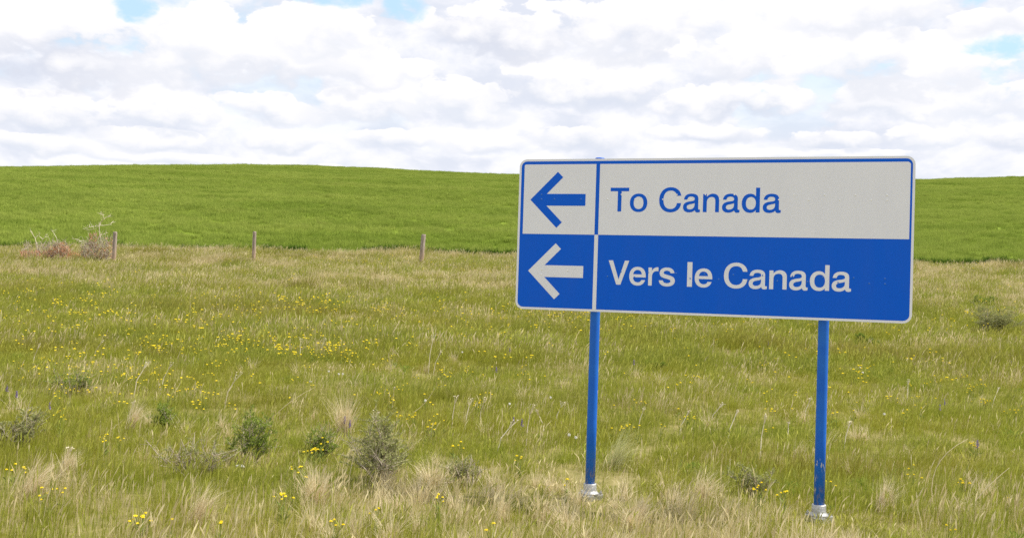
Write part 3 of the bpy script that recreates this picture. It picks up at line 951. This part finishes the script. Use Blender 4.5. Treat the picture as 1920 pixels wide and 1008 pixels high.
# bare bushes by the fence, branches laid out in the plane of their stems
def bush(name, base_px, zoomed, label, seed, tangle, rust, green=None):
    """zoomed: pale branches as point lists; tangle/rust/green: (x0, y0, x1, y1, count) zones; all in photograph pixels"""
    rnd = random.Random(seed)
    g = ground_at(*base_px)
    s = g.y / F
    root = empty(name, g)
    tag(root, label, 'bush', 'dead bushes along the fence line')
    def P(x, y, dep=0.0):
        d = ray(x, y)
        t = (g.y + dep) / d.y
        return CAMP + d * t - g
    if zoomed:
        mb = MB()
        for br in zoomed:
            d0 = rnd.uniform(-.12, .12)
            pts = [P(x, y, d0 + .05 * k * rnd.uniform(-1, 1)) for k, (x, y) in enumerate(br)]
            n = len(pts)
            r0 = .018 if n > 5 else .012
            mb.tube(pts, [r0 * (1 - .62 * k / (n - 1)) for k in range(n)], 5, True, (rnd.random(), 0, 0, 1))
            for k in range(1, n):                     # side twigs
                for _ in range(2):
                    q = pts[k - 1].lerp(pts[k], rnd.random())
                    dv = Vector((rnd.gauss(0, 1), rnd.gauss(0, .8), rnd.uniform(-.2, 1))).normalized() * rnd.uniform(.06, .2)
                    mb.tube([q, q + dv * .6, q + dv + Vector((0, 0, .03))], [.006, .0045, .0025], 3, False, (rnd.random(), 0, 0, 1))
        mb.build('bare_branches', MAT_PALETWIG, root, attr=True)
    for zone, mt, nm in ((tangle, MAT_GREYTWIG, 'twig_tangle'), (rust, MAT_RUST, 'dry_leaves'), (green, MAT_GREENLEAF, 'green_leaves')):
        if not zone: continue
        mb = MB()
        for (x0, y0, x1, y1, n) in zone:
            for _ in range(n):
                x, y = rnd.uniform(x0, x1), y1 + (y0 - y1) * rnd.random() ** 1.4
                dep = rnd.uniform(-.5, .5) * (x1 - x0) * s * .6
                q = P(x, y, dep)
                q.z = max(q.z, -.02)
                if nm == 'twig_tangle':
                    dv = Vector((rnd.gauss(0, .5), rnd.gauss(0, .5), rnd.uniform(.2, 1))).normalized() * rnd.uniform(.12, .4)
                    mb.tube([q, q + dv * .5 + Vector((rnd.gauss(0, .02), 0, 0)), q + dv], [.011, .008, .004], 3, False, (rnd.random(), 0, 0, 1))
                else:
                    leaf(mb, rnd, q, (rnd.gauss(0, .5), rnd.gauss(0, .5), 1), rnd.uniform(.07, .18), .028, (rnd.random(), 0, rnd.random(), 1))
        mb.build(nm, mt, root, attr=True)

Zp = lambda pts: [(40 + x / 8.4, 390 + y / 8.4) for x, y in pts]
Zr = lambda x0, y0, x1, y1, n: (40 + x0 / 8.4, 390 + y0 / 8.4, 40 + x1 / 8.4, 390 + y1 / 8.4, n)
bush('bare_bush', (186, 494), [Zp(b) for b in (
    [(1295, 870), (1275, 640), (1240, 440), (1225, 290), (1255, 225), (1303, 170), (1280, 100), (1300, 60)],
    [(1303, 172), (1345, 142), (1392, 134), (1415, 82)], [(1282, 105), (1245, 95), (1208, 78)],
    [(1225, 285), (1140, 290), (1070, 302), (985, 332)], [(1180, 320), (1080, 345), (1010, 340)], [(1075, 300), (1070, 270)],
    [(1225, 270), (1300, 275), (1405, 255), (1428, 225), (1452, 198)], [(1225, 290), (1222, 230)],
    [(1085, 840), (1068, 600), (1045, 480), (1062, 395)], [(1050, 650), (985, 560), (900, 500), (850, 485), (795, 487)],
    [(900, 540), (960, 515), (1030, 525)], [(945, 560), (935, 620)], [(1240, 440), (1300, 405), (1372, 384)],
    [(1330, 760), (1370, 590), (1425, 410)], [(1150, 780), (1180, 560), (1235, 420)], [(1275, 640), (1290, 560), (1245, 470)])],
    'tall bare twiggy bush with pale branches rising above the fence post', 71,
    [Zr(950, 540, 1380, 840, 250), Zr(1040, 400, 1320, 700, 60), Zr(1320, 450, 1430, 800, 40)], [Zr(1070, 400, 1200, 640, 110), Zr(980, 640, 1340, 830, 160), Zr(1310, 480, 1430, 800, 70)], [Zr(1010, 790, 1310, 880, 160)])
bush('bare_bush', (110, 492), [Zp([(592, 830), (580, 570), (548, 455), (500, 380), (462, 335)])],
    'rusty brown rounded bush with one long bare stem', 72, [Zr(430, 540, 740, 830, 210)], [Zr(430, 620, 760, 830, 420), Zr(500, 560, 700, 720, 130), Zr(720, 700, 980, 820, 160)], [Zr(440, 820, 700, 870, 40)])
bush('bare_bush', (68, 492), [Zp(b) for b in (
    [(272, 800), (262, 680), (240, 560), (215, 470), (168, 395), (155, 358)], [(216, 470), (268, 430), (300, 392)], [(312, 790), (290, 640), (320, 545), (330, 490), (305, 458)], [(326, 500), (365, 470), (385, 410)])],
    'forked pale dead stalks rising from reddish weeds', 73, [Zr(20, 600, 470, 820, 170)], [Zr(-20, 690, 480, 820, 520)], None)

# straw clumps
def clump(mb, rnd, n, w, h, spread, lean=None, width=.004):
    for _ in range(n):
        a = rnd.uniform(0, 2 * math.pi)
        r = abs(rnd.gauss(0, .35)) * w * .5
        d = a if lean is None else rnd.gauss(lean, .55)
        blade(mb, rnd, math.cos(a) * r, math.sin(a) * r, h * rnd.uniform(.5, 1.15), width * rnd.uniform(.6, 1.4), d, abs(rnd.gauss(spread, .3)), (rnd.random(), rnd.random()), 4, 1.5)

CL = [
 (1795, 968, 120, 46, 1.1, 0.0, 'flattened straw clump swept sideways beyond the base of the chipped blue post', MAT_STRAW),
 (365, 985, 110, 80, .75, 0.3, 'bright pale straw tussock leaning to one side, in short green grass', MAT_STRAW),
 (50, 940, 130, 85, .8, 0.5, 'broad bleached straw tussock with long leaning blades below the wide shrub', MAT_STRAW),
 (645, 815, 60, 72, .35, None, 'upright pinkish straw tuft behind the largest sagebrush', MAT_STRAW),
 (1150, 880, 105, 78, .85, 0.1, 'grey-green arching tussock right behind the foot of a blue post', MAT_GREYGRASS),
 (118, 905, 40, 62, .5, 0.8, 'small bleached straw wisp between two straw tussocks', MAT_STRAW),
 (245, 812, 50, 58, .45, .3, 'straw tuft arching over beside yellow flowers', MAT_STRAW),
 (1655, 960, 90, 62, .6, .4, 'loose straw tuft between a blue post and the flattened clump', MAT_STRAW),
 (1310, 945, 130, 66, .8, .4, 'large loose straw tussock sprawling between the two blue posts', MAT_STRAW),
 (590, 945, 90, 70, .5, None, 'thin upright straw tuft in front of the small green shrub', MAT_STRAW),
 (810, 915, 110, 60, .6, None, 'straw fringe growing at the foot of the largest sagebrush', MAT_STRAW),
 (1190, 985, 120, 60, .7, .2, 'straw tussock in front of the unchipped blue post', MAT_STRAW),
]
for i, (px, py, wpx, hpx, sp, ln, lab, mt) in enumerate(CL):
    rnd = random.Random(500 + i)
    g = ground_at(px, py); s = g.y / F
    mb = MB(); clump(mb, rnd, 300, wpx * s * .7, hpx * s * 1.25, sp, ln, .0042)
    o = mb.build('dry_grass_clump', mt, attr=True); o.location = g
    tag(o, lab, 'grass clump', 'straw clumps in the meadow')
far = MB(); clump(far, random.Random(77), 110, .7, .52, .6, None, .010)
fm = far.mesh('dry_grass_clump', MAT_STRAW, attr=True)
for i, (px, py) in enumerate([(252, 533), (300, 528), (330, 543), (385, 528), (372, 500), (1745, 560), (1790, 545), (1890, 540), (500, 520), (880, 540), (930, 530), (560, 540), (445, 512), (1745, 520)]):
    g = ground_at(px, py)
    o = link(bpy.data.objects.new('dry_grass_clump', fm)); o.location = g
    o.rotation_euler = (0, 0, random.Random(i).uniform(0, 6)); k = random.Random(i + 9).uniform(.65, 1.15); o.scale = (k, k, k)
    tag(o, 'pale straw clump in the band of dry grass below the field edge', 'grass clump', 'straw clumps below the field edge')

# unnumbered straw tufts all over the meadow
tuft_specs = []
c_tuft = bpy.data.collections.new('straw_tufts')
for i in range(6):
    mb = MB(); clump(mb, random.Random(900 + i), 60, .16, .26, .55, .3 if i % 2 else None, .0042)
    c_tuft.objects.link(bpy.data.objects.new('straw_tuft_%02d' % i, mb.mesh('straw_tuft', MAT_STRAW, attr=True)))
Q = []
for (y0, y1, n) in ((5.2, 8.8, 520), (8.8, 14, 130), (14, 27, 150), (27, 47, 2600)):
    y = nrg.uniform(y0, y1, n); x = nrg.uniform(-1, 1, n) * (.6 * y + 2)
    Q.append(np.stack([x, y], -1))
Q = np.concatenate(Q)
keep = (pnoise(Q[:, 0] * 1.3 + 3, Q[:, 1] * 1.2) > .42) & (Q[:, 1] < edge_y(Q[:, 0]) - .4)
Q = Q[keep]
lay('straw_tufts', c_tuft, Q, .7, 1.25, 1.0, 3.1, 'pale straw tufts standing through the green grass', 'grass', 6)
ex_ = nrg.uniform(-36, 36, 420)
ey_ = edge_y(ex_) - nrg.uniform(-.15, 1.1, 420)
kp = pnoise(ex_ * .7, ey_ * .2) > .35
lay('edge_grass', c_tuft, np.stack([ex_, ey_], -1)[kp], .9, 1.5, 1.35, 3.1, 'tall pale grasses along the ragged edge of the crop', 'grass', 6)
# broken low leafy weeds, then the tall crop fringe with shade painted in
c_weed = bpy.data.collections.new('weeds')
for i in range(4):
    mb = MB(); rnd = random.Random(950 + i)
    for _ in range(130):
        a = rnd.uniform(0, 6.283); r = abs(rnd.gauss(0, .12))
        leaf(mb, rnd, (math.cos(a) * r, math.sin(a) * r, rnd.uniform(0, .16)), (rnd.gauss(0, .6), rnd.gauss(0, .6), 1), rnd.uniform(.04, .10), .014, (rnd.random(), 0, rnd.random(), 1))
    c_weed.objects.link(bpy.data.objects.new('weed_%02d' % i, mb.mesh('weed', MAT_GREENLEAF, attr=True)))
y = nrg.uniform(5, 46, 260); x = nrg.uniform(-1, 1, 260) * (.6 * y + 2)
Q = np.stack([x, y], -1); Q = Q[(pnoise(Q[:, 0] * .8 - 2, Q[:, 1] * .9 + 4) > .5) & (Q[:, 1] < edge_y(Q[:, 0]) - .3)]
lay('leafy_weeds', c_weed, Q, .4, .8, .8, 3.1, 'low leafy green weeds scattered through the grass', 'weeds', 4)
MAT_FRINGE_SHADE = leafy('painted_shade_leaves', tint_mix((.05, .10, .012), (.10, .18, .025)), .25)  # leaf colour darkened to paint the shaded face of the crop edge
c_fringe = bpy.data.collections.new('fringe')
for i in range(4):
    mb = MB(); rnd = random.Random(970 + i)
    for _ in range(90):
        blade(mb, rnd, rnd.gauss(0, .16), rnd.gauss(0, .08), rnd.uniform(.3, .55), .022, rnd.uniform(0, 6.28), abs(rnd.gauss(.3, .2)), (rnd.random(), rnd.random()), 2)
    c_fringe.objects.link(bpy.data.objects.new('fringe_%02d' % i, mb.mesh('fringe', MAT_FRINGE_SHADE, attr=True)))
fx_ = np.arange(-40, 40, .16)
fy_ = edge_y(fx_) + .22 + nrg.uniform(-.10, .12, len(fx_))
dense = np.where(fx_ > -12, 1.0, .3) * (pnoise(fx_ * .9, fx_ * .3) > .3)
lay('crop_fringe', c_fringe, np.stack([fx_, fy_], -1)[nrg.random(len(fx_)) < dense], .6, 1.1, 1.0, 3.1, 'fringe along the edge of the crop, its shade painted dark green', 'crop', 4)

# what a small plant stands beside, for its label
MARKS = [(ground_at(q[0], q[1]), q[4], .42) for q in SAGE_NAMES]
MARKS += [(ORG + U * PA, 'the unchipped blue post', .5), (ORG + U * PB, 'the chipped blue post', .5)]

def beside(g, start, rest):
    best = min(MARKS, key=lambda m: (Vector((m[0].x, m[0].y)) - Vector((g.x, g.y))).length / m[2])
    d = (Vector((best[0].x, best[0].y)) - Vector((g.x, g.y))).length
    return start + (' beside ' + best[1] if d < best[2] else rest)

# dry weed stalks with flat seed heads
def stalk(px, py, hpx, lean, seed):
    rnd = random.Random(seed)
    g = ground_at(px, py); s = g.y / F; h = hpx * s
    root = empty('dried_weed', g)
    st, hd = MB(), MB()
    top = Vector((lean * h, rnd.gauss(0, .1) * h, h))
    mid = Vector((lean * .3 * h, 0, h * .55))
    st.tube([(0, 0, -.03), mid, top.lerp(mid, .3)], [.005, .0046, .004], 4, False, (rnd.random(), 0, 0, 1))
    f = top.lerp(mid, .3)
    wide = rnd.choice((.035, .06, .10))
    for k in range(6):
        a = k * 1.05 + rnd.random()
        e = f + (top - mid) * rnd.uniform(.4, .65) + Vector((math.cos(a), math.sin(a) * .8, rnd.uniform(-.1, .25))) * h * wide * rnd.uniform(.6, 1.3)
        hd.tube([f, e], [.0026, .0018], 3, False, (rnd.random(), 0, 0, 1))
        for m in range(3):
            leaf(hd, rnd, e, (rnd.gauss(0, 1), rnd.gauss(0, 1), rnd.uniform(0, .7)), .016, .008, (rnd.random(), 0, rnd.random(), 1))
    st.build('stem', MAT_PALETWIG, root, attr=True)
    hd.build('seed_head', MAT_PALETWIG, root, attr=True)
    return root
STK = [(1425, 858, 72, .08), (1476, 838, 42, .05), (1582, 845, 48, .2), (110, 900, 56, .35), (238, 808, 52, .25), (803, 700, 66, .1), (812, 702, 40, .3), (600, 668, 30, .3), (986, 838, 70, .1), (1022, 825, 52, -.3),
       (1362, 838, 62, .3), (1272, 822, 46, .35), (562, 672, 34, .05), (250, 745, 60, .3), (300, 738, 52, .35), (1196, 812, 44, .2), (1700, 762, 44, .05), (846, 812, 62, .1), (872, 806, 52, .15), (898, 796, 46, .2),
       (930, 852, 56, .5), (175, 672, 30, .5), (60, 690, 40, .3), (420, 766, 60, .35), (1508, 790, 40, .2), (1858, 772, 40, .4), (735, 770, 40, .1), (690, 850, 70, .15), (1040, 800, 40, .3), (1330, 800, 40, .5)]
for i, (px, py, h_, ln) in enumerate(STK):
    tag(stalk(px, py, h_, ln, 1300 + i), beside(ground_at(px, py), 'pale dried weed stalk with branching seed head', ' in open grass'), 'dead weed', 'dried weed stalks in the meadow')
# long lone straws
for (x0, y0, x1, y1, bend, lab) in [(1754, 945, 1815, 822, .22, 'long thin grass stem arching over the flattened straw clump'), (1800, 962, 1893, 876, .05, 'straight slanting straw rising out of the flattened straw clump'),
                                    (505, 772, 586, 728, .05, 'thin slanting straw above the dense dark green shrub'), (745, 768, 815, 727, -.12, 'curved pale straw above the largest sagebrush'),
                                    (652, 905, 668, 838, .03, 'pale broken straw leaning on the largest sagebrush')]:
    g = ground_at(x0, y0 + 14)
    d = ray(x1, y1); e = CAMP + d * (g.y / d.y) - g
    mb = MB(); n = 8
    off = Vector((-e.z, 0, e.x)) * bend
    mb.tube([Vector((0, 0, -.02)).lerp(e, k / n) + off * (4 * (k / n) * (1 - k / n)) for k in range(n + 1)], [.0036 * (1 - .5 * k / n) for k in range(n + 1)], 4, False, (.9, 0, .3, 1))
    o = mb.build('grass_stem', MAT_STRAW, attr=True); o.location = g
    tag(o, lab, 'grass stem')

# flowers
def on_stem(px, py, h):
    """ground point whose plant of height h shows its head at the pixel"""
    g = ground_at(px, py + 30)
    for _ in range(3):
        g = ground_at(px, py + h * F / g.y)
    return g

def umbel(seed, heads, hh):
    rnd = random.Random(seed)
    st, fl = MB(), MB()
    for k in range(heads):
        a = rnd.uniform(0, 6.283); r = rnd.uniform(0, .02) if k == 0 else rnd.uniform(.04, .11)
        top = Vector((math.cos(a) * r, math.sin(a) * r, hh * (1 if k == 0 else rnd.uniform(.75, 1.02))))
        st.tube([(0, 0, -.02), (top.x * .4, top.y * .4, hh * .5), top], [.003, .0026, .002], 4, False, (rnd.random(), 0, 0, 1))
        R = rnd.uniform(.0085, .0145)
        for m in range(11):
            b = m * 2.4; q = R * math.sqrt(m / 10.5)
            c = top + Vector((math.cos(b) * q, math.sin(b) * q, .006 - .25 * q + rnd.uniform(-.001, .002)))
            rr = R * .36
            vs = [c + Vector((math.cos(2 * math.pi * j / 5) * rr, math.sin(2 * math.pi * j / 5) * rr, -.002)) for j in range(5)] + [c + Vector((0, 0, .005))] + [c + Vector((0, 0, -.006))]
            fl.add(vs, [(j, (j + 1) % 5, 5) for j in range(5)] + [((j + 1) % 5, j, 6) for j in range(5)], (rnd.random(), 0, rnd.random(), 1))
    for m in range(10):
        a = rnd.uniform(0, 6.283)
        leaf(st, rnd, (0, 0, rnd.uniform(.01, hh * .5)), (math.cos(a), math.sin(a), .6), rnd.uniform(.04, .08), .010, (rnd.random(), 0, 0, 1))
    return st.mesh('stem', MAT_STEM, attr=True), fl.mesh('flower_head', MAT_YELLOW, attr=True)
UMB = [umbel(60 + i, (1, 3, 1, 2, 1, 4)[i], (.15, .19, .17, .22, .2, .16)[i]) for i in range(6)]
UH = (.15, .19, .17, .22, .2, .16)
FL = [(60, 690, 12, 45, 12), (210, 690, 7, 35, 15), (290, 640, 9, 45, 12), (400, 642, 9, 40, 10), (475, 640, 11, 25, 8), (340, 722, 9, 45, 10), (205, 822, 6, 18, 4), (85, 775, 6, 35, 6), (20, 878, 4, 18, 3), (90, 922, 4, 22, 3),
      (268, 968, 3, 5, 7), (408, 984, 2, 5, 2), (320, 975, 1, 2, 2), (115, 735, 5, 25, 6), (600, 655, 15, 55, 8), (530, 648, 7, 20, 5), (700, 665, 6, 40, 8), (845, 700, 8, 22, 8), (740, 740, 7, 35, 5), (762, 778, 7, 22, 4), (815, 796, 6, 10, 4),
      (600, 840, 8, 16, 10), (556, 880, 5, 16, 4), (856, 838, 4, 8, 7), (905, 756, 5, 25, 5), (973, 856, 2, 4, 2), (620, 978, 2, 4, 6), (540, 930, 4, 14, 3), (820, 930, 2, 4, 5), (705, 952, 1, 2, 2), (985, 700, 4, 20, 8), (920, 985, 1, 2, 2),
      (1060, 904, 2, 3, 8), (1290, 786, 3, 7, 4), (1190, 805, 8, 40, 7), (1415, 918, 4, 12, 6), (1430, 680, 3, 10, 4), (1600, 695, 5, 35, 5), (1700, 756, 7, 40, 10), (1820, 718, 8, 25, 10), (1842, 750, 5, 10, 4), (1825, 833, 3, 5, 4),
      (1712, 876, 2, 4, 5), (1800, 902, 3, 7, 5), (1890, 934, 1, 2, 2), (1775, 982, 1, 2, 2), (1470, 924, 1, 2, 2), (1560, 905, 1, 2, 2), (1740, 712, 5, 25, 5), (1250, 760, 5, 60, 12), (1905, 770, 3, 8, 5), (1460, 665, 4, 40, 12), (1600, 775, 5, 50, 20), (1330, 640, 5, 60, 20)]
frn = random.Random(4)
for (cx, cy, n, sx_, sy_) in FL:
    for k in range(n):
        i = frn.randrange(6)
        x, y = cx + frn.gauss(0, sx_ * .8), cy + frn.gauss(0, sy_ * .9)
        if not (-10 < x < 1930): continue
        g = on_stem(x, y, UH[i] * .95)
        root = empty('yellow_wildflower', g, frn.uniform(0, 6.28))
        k_ = frn.uniform(.62, 1.0)
        root.scale = (k_, k_, frn.uniform(.92, 1.05))
        tag(root, beside(g, 'small yellow flat-topped wildflower', ' on a thin stem in open grass'), 'flower', 'yellow wildflowers in the meadow')
        for nm, me_ in zip(('stem', 'flower_head'), UMB[i]):
            link(bpy.data.objects.new(nm, me_), root)
# the far drifts of yellow flowers
c_fl = bpy.data.collections.new('flower_drift')
for i in range(6):
    mb = MB()
    for me_ in (UMB[i][1],):
        mb.add([v.co.copy() for v in me_.vertices], [tuple(p.vertices) for p in me_.polygons], (.6, 0, .5, 1))
    c_fl.objects.link(bpy.data.objects.new('flower_%02d' % i, mb.mesh('flower', MAT_YELLOW, attr=True)))
Q = []
for (cx, cy, n, sx_, sy_) in [(640, 489, 45, 90, 6), (600, 572, 90, 130, 9), (110, 560, 40, 90, 20), (1010, 592, 70, 130, 8), (300, 474, 25, 60, 4), (1790, 595, 30, 60, 14), (300, 585, 60, 150, 12), (860, 492, 20, 60, 6), (960, 560, 160, 900, 40), (1000, 615, 60, 500, 10), (350, 625, 40, 300, 10), (1830, 508, 16, 60, 5), (150, 690, 45, 110, 18), (420, 650, 60, 110, 14), (640, 655, 45, 90, 12), (350, 715, 35, 140, 22), (850, 700, 20, 80, 25), (1650, 720, 35, 160, 35), (1250, 680, 25, 160, 40)]:
    for k in range(n):
        x, y = frn.gauss(cx, sx_), frn.gauss(cy, sy_)
        if y < 484 or not (-40 < x < 1960): continue
        g = on_stem(x, y, .18); Q.append((g.x, g.y))
Q = np.array(Q)
lay('yellow_flower_drift', c_fl, Q[Q[:, 1] < 15], .8, 1.15, 1.0, 3.1, 'drift of tiny yellow flowers across the near meadow', 'flowers', 6)
lay('yellow_flower_drift', c_fl, Q[Q[:, 1] >= 15], 1.0, 1.6, 1.05, 3.1, 'drift of tiny yellow flowers on the slope below the fence', 'flowers', 6)

def lupin(seed):
    rnd = random.Random(seed); st, fl = MB(), MB(); hh = .2
    st.tube([(0, 0, -.02), (.004, 0, hh)], [.003, .002], 4, False, (.4, 0, 0, 1))
    for m in range(8):
        a = rnd.uniform(0, 6.283); leaf(st, rnd, (0, 0, rnd.uniform(.02, .1)), (math.cos(a), math.sin(a), .5), .06, .012, (rnd.random(), 0, 0, 1))
    for m in range(34):
        a = m * 2.4; t = m / 34; z = hh * (.62 + .4 * t)
        leaf(fl, rnd, (0, 0, z), (math.cos(a), math.sin(a), .5), .020 * (1.1 - .7 * t), .013, (rnd.random(), 0, rnd.random(), 1))
    return st.mesh('stem', MAT_STEM, attr=True), fl.mesh('flower_spike', MAT_PURPLE, attr=True)
LUP = lupin(3)
for i, (px, py) in enumerate([(12, 724), (92, 756), (645, 783), (655, 790), (955, 653), (930, 690), (1080, 640), (1188, 676), (1440, 641), (1492, 631), (1521, 631), (1770, 750), (1762, 760), (1850, 672), (1896, 678), (1832, 828), (962, 784), (978, 788), (1480, 624), (30, 735)]):
    g = on_stem(px, py, .19)
    root = empty('purple_wildflower', g, i * 1.1)
    k_ = random.Random(i).uniform(.8, 1.2); root.scale = (k_, k_, 1)
    tag(root, beside(g, 'small purple flower spike', ' on a green stem in open grass'), 'flower', 'purple wildflowers in the meadow')
    for nm, me_ in zip(('stem', 'flower_spike'), LUP): link(bpy.data.objects.new(nm, me_), root)
rnd = random.Random(8); st, fl = MB(), MB()
st.tube([(0, 0, -.02), (.003, 0, .18)], [.002, .0016], 4, False, (.6, 0, 0, 1))
for m in range(60):
    d = Vector((rnd.gauss(0, 1), rnd.gauss(0, 1), rnd.gauss(0, 1))).normalized()
    leaf(fl, rnd, Vector((.003, 0, .185)) + d * .003, d, .014, .007, (rnd.random(), 0, 0, 1))
PUF = st.mesh('stem', MAT_STEM, attr=True), fl.mesh('seed_puff', MAT_PUFF, attr=True)
for i, (px, py) in enumerate([(615, 696), (634, 701), (642, 701), (797, 751), (1004, 769), (1657, 776), (1612, 689), (1617, 698), (581, 715), (955, 757), (1032, 745), (1066, 815), (1078, 820), (703, 630), (866, 660)]):
    root = empty('seed_puff_stalk', on_stem(px, py, .185), i)
    tag(root, 'tiny white downy seed head on a thin stem in the meadow', 'seed head', 'white seed heads in the meadow')
    for nm, me_ in zip(('stem', 'seed_puff'), PUF): link(bpy.data.objects.new(nm, me_), root)

# pale stone in the grass
g = ground_at(450, 886)
bm = bmesh.new(); bmesh.ops.create_icosphere(bm, subdivisions=3, radius=1)
rs = random.Random(2)
for v in bm.verts:
    c = v.co
    k = 1 + .14 * math.sin(3.1 * c.x + 1) * math.sin(2.7 * c.y) + .10 * math.sin(5 * c.z + 2 * c.x) + rs.uniform(-.02, .02)
    v.co = Vector((c.x * .036 * k, c.y * .026 * k, c.z * .020 * k))
me = bpy.data.meshes.new('stone'); bm.to_mesh(me); bm.free(); me.materials.append(MAT_STONE)
o = link(bpy.data.objects.new('stone', me)); o.location = g + Vector((0, 0, .05))
tag(o, 'small pale stone in the grass in front of the dense dark green shrub', 'stone')
